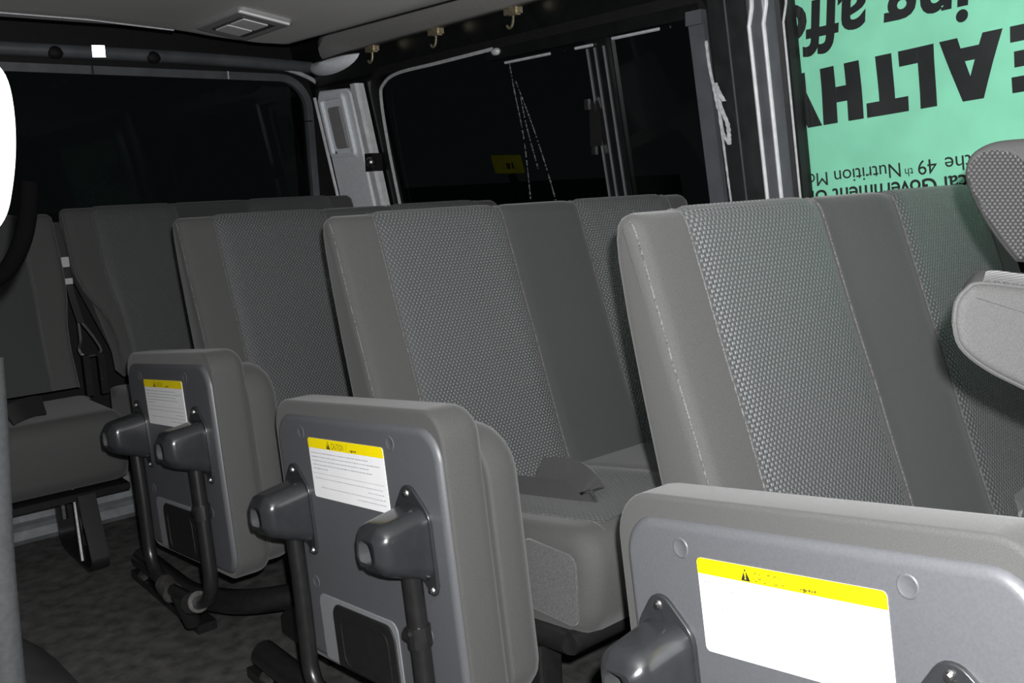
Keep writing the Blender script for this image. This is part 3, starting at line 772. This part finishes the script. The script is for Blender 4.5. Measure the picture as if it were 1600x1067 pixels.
    mb = MB().tube([F(.28, bot+.012, .04), F(.30, bot+.10, .01)], .02, 10); obj('pivot_post', mb, 'black', root, org)
    return root
FL = ['large folding seat stowed on edge at the lower right, nearest the camera',
      'folding seat stowed on edge in the middle of the van, second from the camera',
      'folding seat stowed on edge at the left, smallest and farthest of its kind']
f0 = folding_seat(); f0['label'] = FL[0]
base = f0.location.copy()
f1 = copy_tree(f0); f1.location = base+V((0, .78*S, 0)); f1['label'] = FL[1]
f2 = copy_tree(f0); f2.location = base+V((-.018*S, 1.567*S, .006*S)); f2['label'] = FL[2]
f0.location = base+V((.028*S, -.064*S, .010*S)); f0.rotation_euler = (math.radians(-1.3), 0, math.radians(-1.5)); f0.scale = (1, .905, 1)

# ---------------------------------------------------------------- belts
def webbing(mb, path, wdt, side, th=.002):
    path = smooth_path(path, 6); loops = []; acc = 0; uvs = []
    sides = side if isinstance(side, list) else [side]*2
    for i, p in enumerate(path):
        t = (path[min(i+1, len(path)-1)]-path[max(i-1, 0)]).normalized(); sd = lerp(V(sides[0]), V(sides[1]), i/(len(path)-1)); sd = (sd-t*sd.dot(t)).normalized(); nn = t.cross(sd).normalized()
        if i: acc += (p-path[i-1]).length
        loops.append([p+sd*wdt/2+nn*th, p-sd*wdt/2+nn*th, p-sd*wdt/2-nn*th, p+sd*wdt/2-nn*th]); uvs += [(0, acc), (wdt, acc), (wdt, acc), (0, acc)]
    return mb.loft(loops, uvs=uvs)
mb = MB(); webbing(mb, [V((1.09, 1.32, .482)), V((1.09, 1.22, .496)), V((1.09, 1.145, .506)), V((1.095, 1.115, .516)), V((1.10, 1.13, .529)), V((1.11, 1.19, .537)), V((1.13, 1.29, .514))], .046, [(.25, .1, .95), (.6, .1, .8)])
tag(obj('seat_belt', mb, 'belt', None, V((1.08, 1.25, .47))), 'grey looped seat belt lying on the cushion of the second bench', 'seat belt')
mb = MB(); webbing(mb, [V((.555, 2.95, .462)), V((.59, 2.965, .470)), V((.63, 2.99, .472)), V((.665, 3.01, .466))], .06, (0, .5, 1), .004)
mb2 = mb
tag(obj('seat_belt', mb2, 'beltblack', None, V((.6, 3.0, .44))), 'black padded belt end lying on the left rear seat cushion', 'seat belt')
o_ = V((.88, 3.46, .6)); bt = thing('seat_belt', 'black seat belt with two white tags hanging in the gap between the rear seats', 'seat belt', o_)
mb = MB(); webbing(mb, [V((.881, 3.47, 1.0)), V((.882, 3.43, .85)), V((.885, 3.39, .74)), V((.890, 3.35, .66))], .022, (1, 0, 0)); obj('webbing', mb, 'beltblack', bt, o_)
for z, y, s_ in ((.865, 3.43, .034), (.80, 3.415, .020)):
    mb = MB().box((.883, y-.012, z), (.024, .004, s_)); obj('white_tag', mb, 'tag', bt, o_, smooth=False)
mb = MB(); webbing(mb, [V((.885, 3.36, .67)), V((.882, 3.35, .60)), V((.876, 3.36, .57)), V((.89, 3.35, .545)), V((.945, 3.36, .55)), V((.93, 3.36, .60)), V((.895, 3.36, .66))], .006, (0, 1, 0), .004); obj('wire_loop', mb, 'dullsteel', bt, o_)
mb = MB()
for x0_, x1_ in ((.876, .896), (.925, .945)): mb.box(((x0_+x1_)/2, 3.33, .48), (.022, .02, .14)); mb.disc(((x0_+x1_)/2, 3.315, .46), (0, -1, 0), .008, .004, 8)
obj('buckle_strap', mb, 'black', bt, o_)

# ---------------------------------------------------------------- front seat at the right edge, reclined
def CP(u, v, d):                                       # helper for laying out the two close seats around their measured places
    return CAMPOS+(right*((u-800)/1452.6)+down*((v-533.5)/1452.6)+fwd)*d
org = CP(1700, 560, .62); fs = thing('front_seat', 'light grey front seat top and headrest reaching in at the right edge', 'seat', org)
def outline_px(pts, u0, v0, d):
    k = d/1452.6; sp = smooth_path([V(((u-u0)*k, (v-v0)*k, 0)) for u, v in pts+pts[:1]], 4)[:-1]
    return [(p.x, p.y) for p in sp]
def away(u, v): return (right*((u-800)/1452.6)+down*((v-533.5)/1452.6)+fwd).normalized()
D1 = .80; o0 = CP(1490, 440, D1); n1 = away(1600, 215)
def FF(a, b, n): return o0+right*a+down*b+n1*n
ol1 = outline_px([(1490, 506), (1494, 475), (1509, 455), (1530, 445), (1600, 452), (1720, 470), (1850, 500), (1930, 580), (1930, 800), (1850, 860), (1760, 740), (1660, 640), (1600, 608), (1540, 577), (1500, 543)], 1490, 440, D1)
mb = MB(); slab(mb, FF, ol1, 0, .13, .010, .03, k=5); sb = obj('backrest', mb, 'frontfabric', fs, org)
mb = MB(); top = outline_px([(1500, 500), (1507, 470), (1524, 452), (1545, 443), (1600, 449.5), (1720, 467), (1840, 496), (1780, 520), (1700, 500), (1600, 490)], 1490, 440, D1)
slab(mb, FF, top, .014, .112, .004, .02, k=4)
plane_uv(mb, lambda p: (p-o0).dot(right), lambda p: (p-o0).dot(n1)*1.0); obj('patterned_panel', mb, 'knit', sb, org)
for q, nn in ((ol1, .004),):
    mb = MB().tube([FF(x, y, nn+.003) for x, y in q]+[FF(q[0][0], q[0][1], nn+.003)], .0022, 6); obj('piping', mb, 'frontfabric', sb, org)
D2 = .98; h0 = CP(1507, 220, D2); n2 = away(1600, 265)
def HF(a, b, n): return h0+right*a+down*b+n2*n
ol2 = outline_px([(1507, 268), (1512, 249), (1527, 233), (1555, 221), (1600, 216), (1680, 212), (1760, 235), (1790, 300), (1740, 380), (1660, 412), (1597, 412), (1580, 404), (1540, 350), (1511, 292)], 1507, 220, D2)
mb = MB(); slab(mb, HF, ol2, 0, .075, .018, .03, k=6); hr = obj('headrest', mb, 'frontfabric', fs, org)
pn = outline_px([(1511, 270), (1517, 255), (1532, 240), (1550, 234), (1580, 238), (1605, 255), (1640, 300), (1650, 400), (1598, 405), (1584, 398), (1545, 345), (1516, 290)], 1507, 220, D2)
mb = MB(); slab(mb, HF, pn, -.005, .02, .004, 0, k=4)
plane_uv(mb, lambda p: (p-h0).dot(right), lambda p: (p-h0).dot(down)); obj('patterned_panel', mb, 'knit', hr, org)
for u in (1640, 1690):
    mb = MB().tube([CP(u, 400, 1.01), CP(u+15, 470, .95), CP(u+25, 540, .88)], .006, 8); obj('headrest_post', mb, 'black', hr, org)

# ---------------------------------------------------------------- close objects at the left edge
hp = [(-34, 96), (-8, 124), (3, 170), (6, 230), (1, 290), (-10, 335), (-40, 370)]
mb = MB().tube(smooth_path([CP(u, v, .36) for u, v in hp], 6), .0042, 14)
org = CP(-40, 240, .36); gh = thing('grab_handle', 'pale grey curved grab handle at the left edge of the view', 'handle', org); obj('grip', mb, 'ivory', gh, org)
mb = MB().disc(CP(-60, 90, .36), fwd, .008, .01, 12); mb.disc(CP(-60, 375, .36), fwd, .008, .01, 12); obj('end_mount', mb, 'ivory', gh, org)
mb = MB().tube(smooth_path([CP(u, v, 1.3) for u, v in ((46, 285), (43, 335), (34, 378), (14, 418), (-14, 440), (-50, 452))], 5), .0125, 10)  # dead-black curved tube below the pale handle
tag(obj('black_band', mb, 'flatblack', None, CP(20, 380, 1.3)), 'black curved band below the pale handle at the left edge', 'curved_band')
# door pillar cover with ribbed edge
mb = MB(); n = 60
loops = []
path = smooth_path([CP(-22, 560, .92), CP(-12, 700, .92), CP(-6, 850, .91), CP(6, 1000, .90), CP(20, 1140, .90)], 20)
mb.tube(path, [.0155+.0004*(i % 2) for i in range(len(path))], 14); org = path[0]
se = thing('door_seal', 'dark ribbed rubber door seal along the lower left edge of the view', 'door seal', org); obj('seal_tube', mb, 'sealrubber', se, org)
path2 = [p-right*.026+fwd*.004 for p in path]
mb = MB().tube(path2, .018, 12); obj('seal_lip', mb, 'sealrubber', se, org)
# rounded black step cover on the floor
mb = MB(); loops = []
for t in [i/10 for i in range(11)]:
    y = lerp(1.75, 2.60, t); k_ = math.sqrt(max(.0, 1-max(0, (t-.35)/.65)**2.2)); hgt = .16*k_+.004; wd = .20*k_+.01
    loops.append([V((.26+wd*math.cos(PI*j/12), y, FZ+hgt*math.sin(PI*j/12))) for j in range(13)])
mb.loft(loops); tag(obj('step_cover', mb, 'stepplastic', None, V((.28, 2.1, FZ))), 'rounded black plastic step cover on the floor at the lower left', 'step cover')

# ---------------------------------------------------------------- ceiling lamp, hooks, pod
lo_ = V((1.312, 2.785, CEILZ(1.312))); cl = thing('ceiling_lamp', 'grey rectangular lamp with two pale lenses set in the ceiling', 'lamp', lo_)
def CL(a, b, n):
    return lo_+V((a*.987-n*.16, b, -a*.16-n*.987))
mb = MB(); slab(mb, CL, [(x-.085, y-.17) for x, y in rrect(.17, .34, .02)], -.01, .014, 0, .008); hs_ = obj('housing', mb, 'lampgrey', cl, lo_)
mb = MB(); slab(mb, CL, [(x-.055, y-.115) for x, y in rrect(.11, .23, .01)], .012, .016, 0, .002); obj('switch_panel', mb, 'plate', hs_, lo_)
for y0 in (-.105, .005):
    mb = MB(); slab(mb, CL, [(x-.045, y+y0) for x, y in rrect(.08, .098, .006)], .014, .019, 0, .002); obj('lens', mb, 'lens', cl, lo_)
mb = MB(); slab(mb, CL, [(x-.085, y-.168) for x, y in rrect(.16, .018, .006)], .012, .018, 0, .003); obj('end_trim', mb, 'lens', hs_, lo_)
HK = [('curtain_hook', 'small metal hook under the roof rail nearest the rear corner', 3.02), ('curtain_hook', 'small metal hook with wire loop, middle one under the roof rail', 2.62), ('curtain_hook', 'small metal hook under the roof rail nearest the camera', 2.22)]
hk0 = None
for nm, lab, y in HK:
    if hk0 is None:
        o_ = V((1.93, y, 1.575)); hk0 = thing(nm, lab, 'hook', o_, 'hooks under the roof rail')
        mb = MB().box(o_+V((-.012, 0, -.006)), (.02, .065, .018)); mb.box(o_+V((-.016, -.012, -.008)), (.02, .03, .024)); obj('bracket', mb, 'brass', hk0, o_, smooth=False)
        mb = MB().tube(smooth_path([o_+V((-.012, .0, -.014)), o_+V((-.012, .002, -.036)), o_+V((-.014, .008, -.05)), o_+V((-.014, .020, -.052)), o_+V((-.014, .028, -.044))], 5), .0042, 8); obj('wire_hook', mb, 'brass', hk0, o_)
    else:
        c = copy_tree(hk0); c.location = V((1.93, y, 1.575))*S; c['label'] = lab
# grey pod in the rear corner
pc = V((1.93, 3.27, 1.56)); mb = MB(); loops = []
for i in range(1, 9):
    t = i/9*PI/2; loops.append([pc+V((-.02, .19*math.cos(2*PI*j/24)*math.sin(t), 0))+V((-.10*math.cos(t)*.5, 0, 0))+V((.02*math.sin(2*PI*j/24), 0, .055*math.sin(2*PI*j/24)*math.sin(t)*(1.0 if math.sin(2*PI*j/24) < 0 else .25))) for j in range(24)])
mb.loft(loops); tag(obj('corner_pod', mb, 'pillar', None, pc), 'rounded grey plastic pod high in the rear corner above the pillar', 'cover')

# peeling film on the pillar
mb = MB()
def film(pts, wd):
    sp = smooth_path([W(y, z, o) for y, z, o in pts], 5); loops = []
    for i, p in enumerate(sp):
        ww = wd*(.8+.4*math.sin(i*1.7)**2)
        loops.append([p+V((0, ww/2, 0)), p+V((0, -ww/2, 0)), p+V((.002, -ww/2, .001)), p+V((.002, ww/2, .001))])
    mb.loft(loops)
film([(1.545, 1.39, .032), (1.543, 1.33, .034), (1.535, 1.27, .036), (1.53, 1.22, .036)], .008)
film([(1.53, 1.285, .036), (1.512, 1.262, .05), (1.495, 1.236, .055)], .012)
film([(1.53, 1.26, .036), (1.508, 1.215, .05), (1.492, 1.178, .055), (1.492, 1.145, .055), (1.495, 1.128, .053)], .011)
film([(1.526, 1.25, .036), (1.526, 1.19, .036), (1.512, 1.155, .05), (1.495, 1.128, .053)], .009)
film([(1.53, 1.20, .034), (1.528, 1.12, .033), (1.527, 1.03, .032), (1.525, .96, .032)], .006)
tag(obj('peeling_film', mb, 'tape', None, W(1.52, 1.2, .04), smooth=False), 'strip of white film peeling from the pillar beside the side window', 'film strip')

# ---------------------------------------------------------------- outside: a dark parked car with a yellow plate
mb = MB().box((3.6, 2.0, -.62), (4, 9, .04)); struct(obj('trim_19', mb, 'asphalt', smooth=False))
o_ = V((3.6, 4.4, -.6)); car = thing('parked_car', 'dark parked vehicle with a small yellow plate seen through the rear side window', 'car', o_)
mb = MB()
csec = [(-.55, -.35), (-.6, .1), (-.56, .5), (-.45, .62), (-.36, 1.05), (-.25, 1.12), (.6, 1.12), (.7, .62), (.72, -.35)]
mb.loft([[V((3.75+a, y, b-.05)) for a, b in csec] for y in (3.6, 3.7, 6.2, 6.4)]); obj('body', mb, 'car', car, o_, angle=30)
pd = (V((3, 3.598, 1.165))-CAMPOS)
mb = MB()
F3 = lambda a, b, n: V((3.03, 3.485, 1.108))+V((.0, .222, -.0))*0+V((0, a+(b-.045)*.35, b))+V((-n, 0, 0))
slab(mb, F3, [(x, y+.04*x) for x, y in rrect(.215, .09, .006)], 0, .01); yp = obj('yellow_plate', mb, 'plateyellow', car, o_, smooth=False); yp['label'] = 'small yellow plate'
mb = MB()
for a in (.06, .085, .10): slab(mb, F3, [(x+a, y+.025) for x, y in rrect(.012, .03, .002)], .010, .011)
obj('plate_marking', mb, 'ink', yp, o_, smooth=False)
mb = MB().tube([V((3.03, 3.57, 1.10)), V((3.15, 3.62, .95)), V((3.3, 3.7, .4))], .02, 8); obj('plate_bracket', mb, 'matteblack', car, o_)
